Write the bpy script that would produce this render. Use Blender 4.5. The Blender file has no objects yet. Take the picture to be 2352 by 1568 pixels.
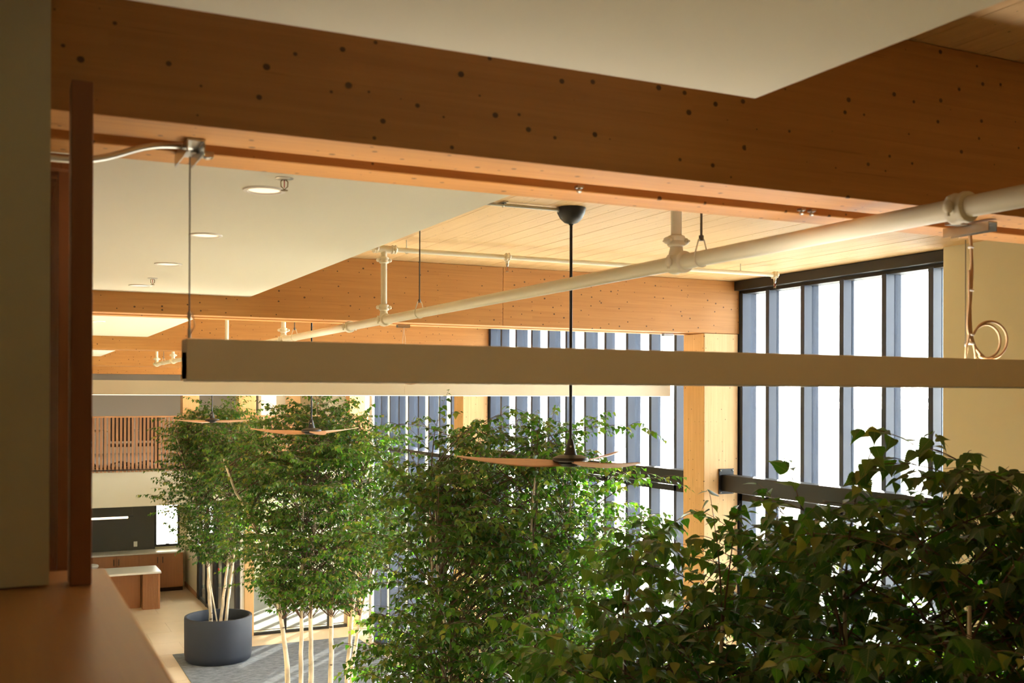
import bpy, bmesh, math, random
import numpy as np
from mathutils import Vector, Matrix
R = math.radians
S = bpy.context.scene
COL = S.collection

# ------------------------------------------------------------------ camera
F_PX, YAW, PITCH, ROLL, CY = 2427.0, R(25.92), R(0.139), R(0.1525), 904.0
EYE = Vector((0, 0, 4.45))
fw = Vector((math.sin(YAW)*math.cos(PITCH), math.cos(YAW)*math.cos(PITCH), math.sin(PITCH)))
r0 = Vector((math.cos(YAW), -math.sin(YAW), 0)); u0 = r0.cross(fw)
rt = r0*math.cos(ROLL) + u0*math.sin(ROLL)
up = -r0*math.sin(ROLL) + u0*math.cos(ROLL)
cam = bpy.data.cameras.new('camera'); co = bpy.data.objects.new('camera', cam); COL.objects.link(co)
co.matrix_world = Matrix((( rt.x, up.x, -fw.x, EYE.x), (rt.y, up.y, -fw.y, EYE.y), (rt.z, up.z, -fw.z, EYE.z), (0, 0, 0, 1)))
cam.sensor_width = 36; cam.lens = F_PX/2352*36; cam.shift_y = (CY-784)/2352
cam.clip_start = .05; cam.clip_end = 300
cam.dof.use_dof = True; cam.dof.focus_distance = 8.5; cam.dof.aperture_fstop = 5.6
S.camera = co

# ------------------------------------------------------------------ world, sun, exposure
SUN_DIR = Vector((.66, .75, 0)).normalized()      # towards the sun, on plan
SUN_EL = R(24)
w = bpy.data.worlds.new('sky'); S.world = w; w.use_nodes = True
bg = w.node_tree.nodes['Background']
bg.inputs['Color'].default_value = (.93, .97, 1, 1); bg.inputs['Strength'].default_value = 7.0
sl = bpy.data.lights.new('sun', 'SUN'); sl.energy = 90; sl.angle = R(.6); sl.color = (1, .93, .82)
so = bpy.data.objects.new('sun', sl); COL.objects.link(so)
so.rotation_euler = Vector((SUN_DIR.x*math.cos(SUN_EL), SUN_DIR.y*math.cos(SUN_EL), math.sin(SUN_EL))).to_track_quat('Z', 'Y').to_euler()
S.view_settings.view_transform = 'Standard'; S.view_settings.look = 'None'
S.view_settings.gamma = 1; S.view_settings.use_curve_mapping = False
S.view_settings.exposure = 0.94
S.cycles.max_bounces = 12; S.cycles.diffuse_bounces = 7; S.cycles.transparent_max_bounces = 16
S.cycles.sample_clamp_indirect = 12

# ------------------------------------------------------------------ materials
def lin(c):
    return tuple(((x/255)/12.92 if x/255 <= .04045 else ((x/255+.055)/1.055)**2.4) for x in c) + (1,)
class NT:
    def __init__(s, name):
        s.m = bpy.data.materials.new(name); s.m.use_nodes = True; s.t = s.m.node_tree
        s.n = s.t.nodes; s.b = s.n['Principled BSDF']; s.out = s.n['Material Output']
    def new(s, typ, **k):
        x = s.n.new(typ)
        for a, v in k.items(): setattr(x, a, v)
        return x
    def ln(s, a, b): s.t.links.new(a, b)
    def math(s, op, a, b=None, c=None):
        x = s.new('ShaderNodeMath', operation=op)
        for i, v in enumerate((a, b, c)):
            if v is None: continue
            if isinstance(v, (int, float)): x.inputs[i].default_value = v
            else: s.ln(v, x.inputs[i])
        return x.outputs[0]
    def mix(s, f, a, b, blend='MIX'):
        x = s.new('ShaderNodeMix', data_type='RGBA', blend_type=blend)
        if isinstance(f, (int, float)): x.inputs[0].default_value = f
        else: s.ln(f, x.inputs[0])
        for i, v in ((6, a), (7, b)):
            if isinstance(v, tuple): x.inputs[i].default_value = v
            else: s.ln(v, x.inputs[i])
        return x.outputs[2]
    def noise(s, vec, scale, detail=3, rough=.5):
        x = s.new('ShaderNodeTexNoise'); x.inputs['Scale'].default_value = scale
        x.inputs['Detail'].default_value = detail; x.inputs['Roughness'].default_value = rough
        s.ln(vec, x.inputs['Vector']); return x.outputs[0]
    def ramp(s, f, stops):
        x = s.new('ShaderNodeValToRGB'); e = x.color_ramp.elements
        while len(e) < len(stops): e.new(.5)
        for i, (p, c) in enumerate(stops): e[i].position = p; e[i].color = c
        s.ln(f, x.inputs[0]); return x.outputs[0]
def plain(name, c, rough=.6, metal=0, bump=0, spec=.5, var=.0, vscale=6):
    t = NT(name); t.b.inputs['Base Color'].default_value = lin(c)
    t.b.inputs['Roughness'].default_value = rough; t.b.inputs['Metallic'].default_value = metal
    t.b.inputs['Specular IOR Level'].default_value = spec
    tc = t.new('ShaderNodeTexCoord').outputs['Object']
    if var:
        n = t.noise(tc, vscale, 4)
        col = t.mix(t.math('MULTIPLY', n, var), lin(c), lin(tuple(x*.6 for x in c)))
        t.ln(col, t.b.inputs['Base Color'])
    if bump:
        n2 = t.noise(tc, 180, 2); b = t.new('ShaderNodeBump'); b.inputs['Strength'].default_value = bump
        b.inputs['Distance'].default_value = .002; t.ln(n2, b.inputs['Height']); t.ln(b.outputs[0], t.b.inputs['Normal'])
    return t.m
def wood(name, base, dark, axis='X', lam=.045, knots=1.0, rough=.55, grain=1.0, lamvar=.25, coat=0, plan=False):
    """softwood along an axis: lamella tone steps, growth-ring grain, pitch streaks and knots"""
    t = NT(name); b = t.b; b.inputs['Roughness'].default_value = rough
    b.inputs['Coat Weight'].default_value = coat; b.inputs['Coat Roughness'].default_value = .25
    tc = t.new('ShaderNodeTexCoord').outputs['Object']
    sx = t.new('ShaderNodeSeparateXYZ'); t.ln(tc, sx.inputs[0])
    o = {'X': 0, 'Y': 1, 'Z': 2}[axis]
    L = sx.outputs[o]; ot = [sx.outputs[i] for i in range(3) if i != o]
    rnd = t.new('ShaderNodeObjectInfo').outputs['Random']
    ro = t.math('MULTIPLY', rnd, 37.0)
    a = ot[0]; c = ot[1]
    v2 = t.math('ADD', a, c)
    lamco = c if axis != 'Z' else a
    ln_i = t.math('FLOOR', t.math('DIVIDE', lamco, lam))
    wn = t.new('ShaderNodeTexWhiteNoise', noise_dimensions='2D')
    cb = t.new('ShaderNodeCombineXYZ'); t.ln(t.math('ADD', ln_i, t.math('MULTIPLY', ro, 3.1)), cb.inputs[0])
    t.ln(cb.outputs[0], wn.inputs['Vector'])
    # board lengths inside a lamella
    seg = t.math('FLOOR', t.math('ADD', t.math('DIVIDE', L, 2.1), t.math('MULTIPLY', wn.outputs['Value'], 7.0)))
    cb2 = t.new('ShaderNodeCombineXYZ'); t.ln(ln_i, cb2.inputs[0]); t.ln(seg, cb2.inputs[1]); t.ln(ro, cb2.inputs[2])
    wn2 = t.new('ShaderNodeTexWhiteNoise', noise_dimensions='3D'); t.ln(cb2.outputs[0], wn2.inputs['Vector'])
    # grain coordinates stretched along the axis
    g = t.new('ShaderNodeCombineXYZ'); t.ln(t.math('ADD', t.math('MULTIPLY', L, .9), t.math('MULTIPLY', wn2.outputs['Value'], 20)), g.inputs[0])
    t.ln(t.math('MULTIPLY', a, 26), g.inputs[1]); t.ln(t.math('MULTIPLY', c, 26), g.inputs[2])
    n1 = t.noise(g.outputs[0], 1.6, 5, .6)
    g2 = t.new('ShaderNodeCombineXYZ'); t.ln(t.math('MULTIPLY', L, 3), g2.inputs[0])
    t.ln(t.math('ADD', t.math('MULTIPLY', a, 160), ro), g2.inputs[1]); t.ln(t.math('MULTIPLY', c, 160), g2.inputs[2])
    n2 = t.noise(g2.outputs[0], 1.0, 2)
    # knots
    kv = t.new('ShaderNodeCombineXYZ'); t.ln(t.math('MULTIPLY', L, .9), kv.inputs[0]); t.ln(t.math('ADD', v2, ro), kv.inputs[1])
    vo = t.new('ShaderNodeTexVoronoi', voronoi_dimensions='2D'); vo.inputs['Scale'].default_value = 12
    t.ln(kv.outputs[0], vo.inputs['Vector'])
    csep = t.new('ShaderNodeSeparateXYZ'); t.ln(vo.outputs['Color'], csep.inputs[0])
    rad = t.math('MULTIPLY', t.math('POWER', csep.outputs[0], 1.1), .10*knots)
    kd = t.math('SUBTRACT', rad, vo.outputs['Distance'])
    kn = t.math('MULTIPLY', kd, 40); kc = t.new('ShaderNodeClamp'); t.ln(kn, kc.inputs[0])
    col = t.mix(t.ramp(n1, [(.35, (0, 0, 0, 1)), (.75, (1, 1, 1, 1))]), lin(base), t.mix(.42*grain, lin(base), lin(dark)))
    g3 = t.new('ShaderNodeCombineXYZ'); t.ln(t.math('MULTIPLY', L, 1.5), g3.inputs[0])
    t.ln(t.math('ADD', t.math('MULTIPLY', a, 55), ro), g3.inputs[1]); t.ln(t.math('MULTIPLY', c, 55), g3.inputs[2])
    stk = t.ramp(t.noise(g3.outputs[0], 1.3, 3, .6), [(.66, (0, 0, 0, 1)), (.70, (1, 1, 1, 1))])
    col = t.mix(t.math('MULTIPLY', stk, .4*grain), col, lin(tuple(x*.8 for x in dark)))
    col = t.mix(t.math('MULTIPLY', n2, .22*grain), col, lin(dark))
    col = t.mix(t.math('MULTIPLY', wn2.outputs['Value'], lamvar), col, t.mix(.35, lin(base), lin(dark)))
    col = t.mix(t.math('MULTIPLY', kc.outputs[0], .85 if knots else 0), col, lin(tuple(x*.42 for x in dark)))
    t.ln(col, b.inputs['Base Color'])
    bp = t.new('ShaderNodeBump'); bp.inputs['Strength'].default_value = .12; bp.inputs['Distance'].default_value = .003
    t.ln(n2, bp.inputs['Height']); t.ln(bp.outputs[0], b.inputs['Normal'])
    return t.m

M = {}
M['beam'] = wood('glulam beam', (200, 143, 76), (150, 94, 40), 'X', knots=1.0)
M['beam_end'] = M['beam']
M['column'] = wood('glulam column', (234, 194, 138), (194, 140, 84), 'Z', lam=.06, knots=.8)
M['deck'] = wood('deck board', (226, 192, 138), (178, 132, 78), 'Y', lam=10, knots=.6, grain=.8, lamvar=.35)
M['slat'] = wood('oak slat', (164, 120, 84), (118, 80, 52), 'Z', lam=10, knots=0, lamvar=.5)
M['cap'] = wood('oiled maple cap', (204, 148, 84), (168, 112, 56), 'Y', lam=.09, knots=0, rough=.38, coat=.25, grain=.7, lamvar=.5)
M['screen'] = wood('dark stained slat', (150, 92, 48), (110, 62, 30), 'Z', lam=10, knots=0, grain=.8)
M['cabinet'] = wood('oak veneer', (176, 122, 78), (136, 86, 50), 'Z', lam=.3, knots=0, grain=.8)
M['rail'] = wood('oak handrail', (190, 140, 94), (146, 98, 58), 'X', lam=10, knots=0)
M['panel'] = plain('ceiling paint', (230, 228, 212), .85)
M['wallw'] = plain('wall paint', (224, 216, 188), .85)
M['wallg'] = plain('grey wall paint', (190, 184, 170), .85)
M['wallnear'] = plain('wall paint in grey green', (204, 196, 164), .85)
M['fascia'] = plain('balcony fascia paint', (186, 182, 164), .85)
M['backsplash'] = plain('charcoal backsplash', (84, 82, 74), .7)
M['pipe'] = plain('painted steel pipe', (228, 222, 202), .38)
M['fixture'] = plain('powder coated aluminium', (240, 229, 202), .45)
M['black'] = plain('black powder coat', (30, 30, 32), .42)
M['frame'] = plain('dark blue grey aluminium', (54, 64, 84), .38)
M['fanblack'] = plain('matte black', (34, 33, 33), .45)
M['blade'] = wood('bamboo blade', (198, 152, 122), (160, 112, 82), 'X', lam=10, knots=0, rough=.4)
M['zinc'] = plain('zinc plated steel', (190, 190, 186), .28, 1)
M['conduit'] = plain('galvanised conduit', (205, 208, 205), .3, .9)
M['cord'] = plain('white cable sheath', (206, 172, 134), .5)
M['rod'] = plain('dull steel rod', (110, 104, 96), .5, .6)
M['pot'] = plain('blue black fibrestone', (34, 40, 54), .62, var=.5, vscale=3)
M['soil'] = plain('potting soil', (40, 30, 24), .95, bump=.6)
M['tile'] = plain('beige porcelain tile', (208, 184, 152), .5, var=.25, vscale=2)
M['slab'] = plain('concrete slab', (170, 158, 140), .8, var=.3)
M['stone'] = plain('pale stone top', (228, 224, 216), .35, var=.12)
M['mat'] = plain('aluminium grate', (128, 124, 118), .6)
M['red'] = plain('red sign', (190, 40, 30), .5)
M['white'] = plain('white plastic', (238, 236, 230), .5)
M['concrete_out'] = plain('pale paving', (238, 237, 232), .8)
M['chair'] = plain('black mesh', (24, 24, 26), .7)
M['greyseat'] = plain('grey upholstery', (150, 150, 146), .8)
M['bronze'] = plain('sprinkler brass', (140, 118, 80), .35, .9)
M['bulb'] = plain('sprinkler glass bulb', (190, 30, 30), .2)
M['subsill'] = plain('dark joint', (60, 44, 30), .9)

def carpet():
    t = NT('mottled grey carpet'); tc = t.new('ShaderNodeTexCoord').outputs['Object']
    sc = t.new('ShaderNodeMapping'); sc.inputs['Scale'].default_value = (1, 3, 1); t.ln(tc, sc.inputs[0])
    n = t.noise(sc.outputs[0], 7, 6, .75)
    col = t.ramp(n, [(.35, lin((70, 74, 80))), (.6, lin((120, 124, 130)))]); t.ln(col, t.b.inputs['Base Color'])
    t.b.inputs['Roughness'].default_value = .95
    b = t.new('ShaderNodeBump'); b.inputs['Strength'].default_value = .6; b.inputs['Distance'].default_value = .005
    t.ln(t.noise(tc, 250, 2), b.inputs['Height']); t.ln(b.outputs[0], t.b.inputs['Normal']); return t.m
M['carpet'] = carpet()
def glass():
    t = NT('window glass'); t.n.remove(t.b)
    tr = t.new('ShaderNodeBsdfTransparent'); tr.inputs[0].default_value = (.96, .985, .98, 1)
    gl = t.new('ShaderNodeBsdfGlossy'); gl.inputs['Roughness'].default_value = .02
    fr = t.new('ShaderNodeFresnel'); fr.inputs[0].default_value = 1.45
    mx = t.new('ShaderNodeMixShader'); t.ln(t.math('MULTIPLY', fr.outputs[0], .8), mx.inputs[0]); t.ln(tr.outputs[0], mx.inputs[1]); t.ln(gl.outputs[0], mx.inputs[2])
    t.ln(mx.outputs[0], t.out.inputs[0]); return t.m
M['glass'] = glass()
def emis(name, c, s):
    t = NT(name); t.b.inputs['Base Color'].default_value = lin(c); t.b.inputs['Emission Color'].default_value = lin(c)
    t.b.inputs['Emission Strength'].default_value = s; return t.m
M['lamp'] = emis('warm lamp diffuser', (255, 226, 190), 2.2)
M['downlamp'] = emis('warm downlight', (255, 228, 196), .62)
M['uplight'] = emis('uplight lens', (255, 246, 232), 8.0)
M['strip'] = emis('linear light diffuser', (255, 244, 224), 1.0)
def bark(name, base, mark, scl):
    t = NT(name); tc = t.new('ShaderNodeTexCoord').outputs['Object']
    mp = t.new('ShaderNodeMapping'); mp.inputs['Scale'].default_value = (5, 5, 17); t.ln(tc, mp.inputs[0])
    v = t.new('ShaderNodeTexVoronoi'); v.inputs['Scale'].default_value = scl; t.ln(mp.outputs[0], v.inputs['Vector'])
    n = t.noise(tc, 9, 5, .7)
    dk = t.ramp(t.math('ADD', v.outputs['Distance'], t.math('MULTIPLY', n, .25)), [(.22, (1, 1, 1, 1)), (.30, (0, 0, 0, 1))])
    n3 = t.noise(tc, 4, 3)
    c1 = t.mix(t.ramp(n3, [(.4, (0, 0, 0, 1)), (.65, (1, 1, 1, 1))]), lin(base), lin(tuple(x*.78 for x in base)))
    t.ln(t.mix(dk, c1, lin(mark)), t.b.inputs['Base Color']); t.b.inputs['Roughness'].default_value = .8
    return t.m
M['bark'] = bark('birch bark', (226, 208, 180), (74, 54, 40), .8)
M['twig'] = plain('brown twig', (92, 66, 46), .7)
def leafmat():
    t = NT('birch leaf'); t.n.remove(t.b)
    at = t.new('ShaderNodeAttribute', attribute_name='tone'); at.attribute_type = 'GEOMETRY'
    oi = t.new('ShaderNodeObjectInfo').outputs['Random']
    rv = t.math('FRACT', t.math('ADD', at.outputs['Fac'], oi))
    uv = t.new('ShaderNodeUVMap').outputs[0]
    sx = t.new('ShaderNodeSeparateXYZ'); t.ln(uv, sx.inputs[0])
    d = t.math('ABSOLUTE', t.math('SUBTRACT', sx.outputs[0], .5))
    mid = t.math('LESS_THAN', d, .016)
    # side veins run forward from the midrib
    ph = t.math('FRACT', t.math('MULTIPLY', t.math('SUBTRACT', sx.outputs[1], t.math('MULTIPLY', d, .9)), 8))
    vein = t.math('LESS_THAN', ph, .1)
    vn = t.math('MAXIMUM', mid, t.math('MULTIPLY', vein, .55))
    col = t.ramp(rv, [(0, lin((20, 50, 26))), (.5, lin((34, 66, 28))), (.84, lin((58, 82, 32))), (1, lin((126, 116, 56)))])
    col = t.mix(t.math('MULTIPLY', vn, .5), col, lin((150, 150, 92)))
    df = t.new('ShaderNodeBsdfPrincipled'); t.ln(col, df.inputs['Base Color']); df.inputs['Specular IOR Level'].default_value = .35; df.inputs['Roughness'].default_value = .36
    tl = t.new('ShaderNodeBsdfTranslucent')
    tcol = t.ramp(rv, [(0, lin((72, 140, 22))), (.6, lin((110, 176, 34))), (1, lin((168, 184, 58)))])
    tcol = t.mix(t.math('MULTIPLY', vn, .45), tcol, lin((70, 90, 20)))
    t.ln(tcol, tl.inputs[0])
    mx = t.new('ShaderNodeMixShader'); mx.inputs[0].default_value = .28
    t.ln(df.outputs[0], mx.inputs[1]); t.ln(tl.outputs[0], mx.inputs[2]); t.ln(mx.outputs[0], t.out.inputs[0])
    return t.m
M['leaf'] = leafmat()

# ------------------------------------------------------------------ mesh helpers
class MB:
    def __init__(s): s.v = []; s.f = []; s.smooth = []
    def add(s, vs, fs, sm=False):
        b = len(s.v); s.v += [tuple(v) for v in vs]; s.f += [tuple(b+i for i in f) for f in fs]; s.smooth += [sm]*len(fs); return s
    def box(s, x0, x1, y0, y1, z0, z1):
        vs = [(x, y, z) for z in (z0, z1) for y in (y0, y1) for x in (x0, x1)]
        return s.add(vs, [(0, 2, 3, 1), (4, 5, 7, 6), (0, 1, 5, 4), (2, 6, 7, 3), (0, 4, 6, 2), (1, 3, 7, 5)])
    def bbox(s, x0, x1, y0, y1, z0, z1, r=.004):
        """box with all edges chamfered"""
        c = [(x0, x1), (y0, y1), (z0, z1)]; bm = bmesh.new()
        bmesh.ops.create_cube(bm, size=1)
        for v in bm.verts:
            v.co = Vector([c[i][0] if v.co[i] < 0 else c[i][1] for i in range(3)])
        bmesh.ops.bevel(bm, geom=list(bm.edges), offset=r, segments=2, profile=.5, affect='EDGES')
        bm.verts.index_update(); s.add([v.co[:] for v in bm.verts], [[v.index for v in f.verts] for f in bm.faces]); bm.free(); return s
    def tube(s, pts, rad, n=10, caps=True):
        pts = [Vector(p) for p in pts]; rad = rad if isinstance(rad, (list, tuple)) else [rad]*len(pts)
        vs = []; nx = None
        for i, p in enumerate(pts):
            d = (pts[min(i+1, len(pts)-1)] - pts[max(i-1, 0)]).normalized()
            if nx is None:
                nx = d.cross(Vector((0, 0, 1)) if abs(d.z) < .9 else Vector((1, 0, 0))).normalized()
            nx = (nx - d*nx.dot(d)).normalized(); ny = d.cross(nx)
            for k in range(n):
                a = 2*math.pi*k/n; vs.append(p + (nx*math.cos(a) + ny*math.sin(a))*rad[i])
        fs = [(i*n+k, i*n+(k+1) % n, (i+1)*n+(k+1) % n, (i+1)*n+k) for i in range(len(pts)-1) for k in range(n)]
        if caps: fs += [tuple(range(n))[::-1], tuple((len(pts)-1)*n+k for k in range(n))]
        return s.add(vs, fs, True)
    def lathe(s, c, prof, n=32, axis=(0, 0, 1)):
        """profile of (radius, height) about an axis through c"""
        c = Vector(c); q = Vector(axis).to_track_quat('Z', 'Y'); vs = []
        for r_, h in prof:
            for k in range(n):
                a = 2*math.pi*k/n; vs.append(c + q @ Vector((r_*math.cos(a), r_*math.sin(a), h)))
        fs = [(i*n+k, i*n+(k+1) % n, (i+1)*n+(k+1) % n, (i+1)*n+k) for i in range(len(prof)-1) for k in range(n)]
        if prof[0][0] > 1e-4: fs.append(tuple(range(n))[::-1])
        if prof[-1][0] > 1e-4: fs.append(tuple((len(prof)-1)*n+k for k in range(n)))
        return s.add(vs, fs, True)
    def build(s, name, mat, parent=None, kind=None):
        me = bpy.data.meshes.new(name)
        off = Vector((0, 0, 0)); p = parent
        while p is not None: off += p.location; p = p.parent
        me.from_pydata([(v[0]-off.x, v[1]-off.y, v[2]-off.z) for v in s.v], [], s.f)
        me.polygons.foreach_set('use_smooth', s.smooth)
        if any(s.smooth):
            try: me.set_sharp_from_angle(angle=R(40))
            except Exception: pass
        me.materials.append(M[mat] if isinstance(mat, str) else mat)
        o = bpy.data.objects.new(name, me); COL.objects.link(o)
        if parent: o.parent = parent
        if kind: o['kind'] = kind
        return o
def tag(o, label=None, cat=None, group=None, kind=None):
    if label: o['label'] = label
    if cat: o['category'] = cat
    if group: o['group'] = group
    if kind: o['kind'] = kind
    return o
def empty(name, loc, label=None, cat=None, group=None, kind=None):
    o = bpy.data.objects.new(name, None); o.location = loc; o.empty_display_size = .1; COL.objects.link(o)
    return tag(o, label, cat, group, kind)
def copy_tree(o, parent=None):
    c = o.copy(); COL.objects.link(c); c.parent = parent
    for ch in list(o.children): copy_tree(ch, c)
    return c
def box(name, mat, *b, parent=None, kind=None): return MB().box(*b).build(name, mat, parent, kind)
def struct(name, mat, *b, parent=None): return box(name, mat, *b, parent=parent, kind='structure' if parent is None else None)

Y1, Y2, Y3, Y4, XW = 2.30, 7.83, 13.35, 18.88, 6.13
DZ = 5.51
# ------------------------------------------------------------------ shell
floor = empty('floor', (0, 0, 0), kind='structure')
MB().box(-3.2, 8.0, -4.2, 30, -.3, -.02).build('slab', 'slab', floor)
MB().box(-3.2, 8.0, -4.2, 14.4, -.02, 0).build('screed', 'tile', floor)
rnd = random.Random(3)
ty = 14.4; row = 0
tile_mesh = None
while ty < 25.6:
    tx = -.2 - (row % 2)*.45
    while tx < 7.6:
        o = bpy.data.objects.new('tile', tile_mesh) if tile_mesh else None
        if o is None:
            o = MB().box(0, .896, 0, .896, -.02, 0).build('tile', 'tile', floor); tile_mesh = o.data
        else:
            COL.objects.link(o); o.parent = floor
        o.location = (tx, ty, rnd.uniform(-.0006, .0006)); tx += .9
    ty += .9; row += 1
upper = struct('trim_1', 'fascia', -3.2, 7.6, 22.6, 30, 2.196, 2.93)      # far mezzanine slab with its plaster fascia
MB().box(-3.2, 7.6, 22.56, 22.62, 2.93, 2.955).build('slab_edge_cap', 'subsill', upper)
MB().box(-3.2, 7.6, 22.62, 30, 2.93, 2.95).build('mezzanine_flooring', 'greyseat', upper)
near_floor = struct('trim_2', 'wallw', -3.2, .12, -4.2, 22.6, 2.7, 2.96)  # corridor floor on the camera side
# ceiling: deck boards running away from the camera
ceiling = empty('ceiling', (0, 0, DZ), kind='structure')
MB().box(-3.4, 6.3, -4.2, 30.2, DZ+.035, DZ+.3).box(6.3, 7.8, 18.42, 30.2, DZ+.035, DZ+.3).build('roof_panel', 'deck', ceiling)
bx = 1.2; rnd = random.Random(5)
while bx < 6.3:
    y = -1.5 - rnd.uniform(0, 3)
    while y < 19:
        ln_ = rnd.uniform(3.2, 6.4)
        MB().box(bx+.0015, bx+.1385, y, y+ln_-.003, DZ+rnd.uniform(0, .0015), DZ+.035).build('plank', 'deck', ceiling)
        y += ln_
    bx += .14
MB().box(-3.4, 1.2, -4.2, 30.2, DZ, DZ+.035).build('roof_board', 'deck', ceiling)
MB().box(6.3, 7.8, 18.42, 30.2, DZ, DZ+.035).build('roof_board', 'deck', ceiling)
MB().box(1.2, 6.3, 25, 30.2, DZ-.001, DZ+.034).build('roof_board', 'deck', ceiling)
# walls
struct('wall_back', 'wallnear', -3.4, 6.4, -4.4, -4.2, 0, 5.8)
struct('wall_left', 'wallw', -3.4, -3.2, -4.4, 30.2, 0, 5.8)
struct('wall_right', 'wallw', 6.0, 6.35, 2.35, 5.38, 0, DZ)
struct('wall_far', 'wallg', -3.4, 7.7, 29.0, 29.2, 2.95, DZ)
# ground floor wall under the corridor, left side of the atrium
struct('trim_3', 'wallw', .0, .12, -4.2, 19.5, 0, 2.7)
# near pier: the grey-green wall end at the left edge of the photo
struct('trim_4', 'wallnear', -1.2, .0888, 2.22, 2.34, 4.085, DZ)

# kitchen back wall with the window hole
KY = 25.6
kw = struct('wall_kitchen', 'wallw', -3.2, 3.274, KY, KY+.2, 0, 2.2)
MB().box(3.274, 3.791, KY, KY+.2, 0, .973).box(3.274, 3.791, KY, KY+.2, 1.95, 2.2).box(3.791, 4.1, KY, KY+.2, 0, 2.2).build('wall_piece', 'wallw', kw)
MB().box(-1, 3.27, KY-.012, KY, .9, 2.2).build('backsplash', 'backsplash', kw)
win = empty('window_1', (3.53, KY, .97), kind='structure')
MB().box(3.25, 3.30, KY-.03, KY+.06, .95, 1.97).box(3.765, 3.815, KY-.03, KY+.06, .95, 1.97).box(3.30, 3.765, KY-.03, KY+.06, .95, 1.0).box(3.30, 3.765, KY-.03, KY+.06, 1.93, 1.97).build('window_frame', 'black', win)
MB().box(3.50, 3.58, KY-.05, KY-.03, .985, 1.02).build('latch', 'black', win)
MB().box(3.30, 3.765, KY+.01, KY+.02, 1.0, 1.93).build('pane', 'glass', win)
# side wall X=3.95 with the glazed door line
sw = struct('wall_side', 'wallw', 3.95, 4.07, 23.95, KY, 0, 2.2)
MB().box(3.93, 3.95, 23.95, KY, 0, .1).build('baseboard_strip', 'rail', sw)
# thin white pipe brackets on that wall
dr = empty('door_1', (3.98, 21.9, 0), kind='structure')
for a, b in ((23.70, 23.95), (22.83, 22.95), (21.84, 22.08), (20.98, 21.1), (19.74, 19.86)):
    MB().box(3.94, 4.02, a, b, 0, 2.25).build('door_frame', 'black', dr)
MB().box(3.95, 4.01, 19.86, 23.7, 2.2, 2.3).build('head_rail', 'black', dr)
MB().box(3.95, 4.01, 19.86, 23.7, 0, .07).build('sill_rail', 'black', dr)
for a, b in ((22.95, 23.70), (22.08, 22.83), (21.1, 21.84), (19.86, 20.98)):
    MB().box(3.975, 3.985, a, b, .07, 2.2).build('pane', 'glass', dr)
MB().box(3.968, 3.974, 21.45, 21.62, .93, 1.0).build('push_sign', 'red', dr)
MB().box(3.968, 3.974, 19.93, 20.0, .93, 1.1).build('push_sign', 'red', dr)
# vestibule glass partition along X at Y=19.76
vg = empty('window_2', (5, 19.76, 0), kind='structure')
MB().box(3.95, 7.6, 19.72, 19.80, 0, .05).build('sill_rail', 'black', vg)
MB().box(3.95, 7.6, 19.72, 19.80, 2.75, 2.85).build('head_rail', 'black', vg)
xs = [4.02, 4.15, 4.83, 5.69, 6.6, 7.5]
for x in (4.828, 5.684, 6.55, 7.45): MB().box(x, x+.055, 19.71, 19.80, .05, 2.75).build('mullion', 'black', vg)
for a, b in ((4.27, 4.828), (4.883, 5.684), (5.739, 6.063), (6.343, 6.55), (6.605, 7.45)):
    MB().box(a, b, 19.755, 19.765, .05, 2.75).build('pane', 'glass', vg)
MB().box(4.03, 4.138, 19.74, 19.77, .05, 2.75).build('frosted_panel', 'white', vg)
# vestibule ceiling, outer wall pieces
struct('trim_5', 'wallw', 3.95, 7.6, 19.7, 22.6, 2.85, 2.95)
vb = struct('wall_vestibule', 'wallw', 4.07, 7.6, 25.0, 25.2, 0, 2.2)

def post(x0, x1, y0, y1, z0, z1, label, mat='column', parts=1, group=None):
    o = empty('timber_column', ((x0+x1)/2, (y0+y1)/2, z0), label, 'column', group)
    MB().bbox(x0, x1, y0, y1, z0, z1, .006).build('shaft', mat, o)
    return o
cA = post(5.735, 6.115, Y2, Y2+.32, 0, 5.025, 'timber column with a black bar plate, between the two nearest window bays')
post(5.74, 6.115, Y3, Y3+.32, 0, 5.0, 'timber column rising behind the birches, between the second and third window bays')
cols = [(4.10, 4.27, 19.70, 19.9, 0, 2.75, 'timber post at the glass partition, right beside the black planter'),
        (6.063, 6.343, 19.70, 19.95, 0, 2.75, 'timber post at the glass partition, behind the slim birch trunks')]
for c in cols: post(*c)

# ------------------------------------------------------------------ curtain wall (right side)
def window_bay(name, y0, y1, fins, hd):
    wdw = empty(name, (XW, (y0+y1)/2, 0), kind='structure')
    for i, (fy, deep) in enumerate(fins):
        f = MB().bbox(XW, XW+(.145 if deep else .115), fy, fy+.046, .05, 5.40, .003).build('mullion', 'frame', wdw)
        if deep:
            MB().box(XW+.145, XW+.165, fy+.008, fy+.038, .05, 5.40).build('glazing_bead', 'frame', f)
    ed = [y0] + sorted([f[0] for f in fins]) + [y1]
    for a, b in zip(ed[:-1], ed[1:]):
        for za, zb in ((.05, 3.50), (3.60, 5.40)):
            lo = a+.046 if a != y0 else a
            if b-lo > .05: MB().box(XW+.085, XW+.095, lo, b, za, zb).build('pane', 'glass', wdw)
    MB().box(XW, XW+.14, y0, y1, 3.50, 3.56).build('transom', 'black', wdw)
    MB().box(XW, XW+.16, y0, y1, 0, .05).build('sill', 'black', wdw)
    MB().box(XW+.01, XW+.15, y0, y1, 5.395, 5.43).build('head_rail', 'black', wdw)
    MB().bbox(XW-.06, XW+.06, y0, y1, 5.424, 5.507, .003).build('header', 'black', wdw)
    return wdw
f1 = [(7.785, True), (7.416, False), (6.961, True), (6.50, False), (6.044, True), (5.59, False), (5.42, False)]
window_bay('window_3', 5.385, Y2, f1, 0)
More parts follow.
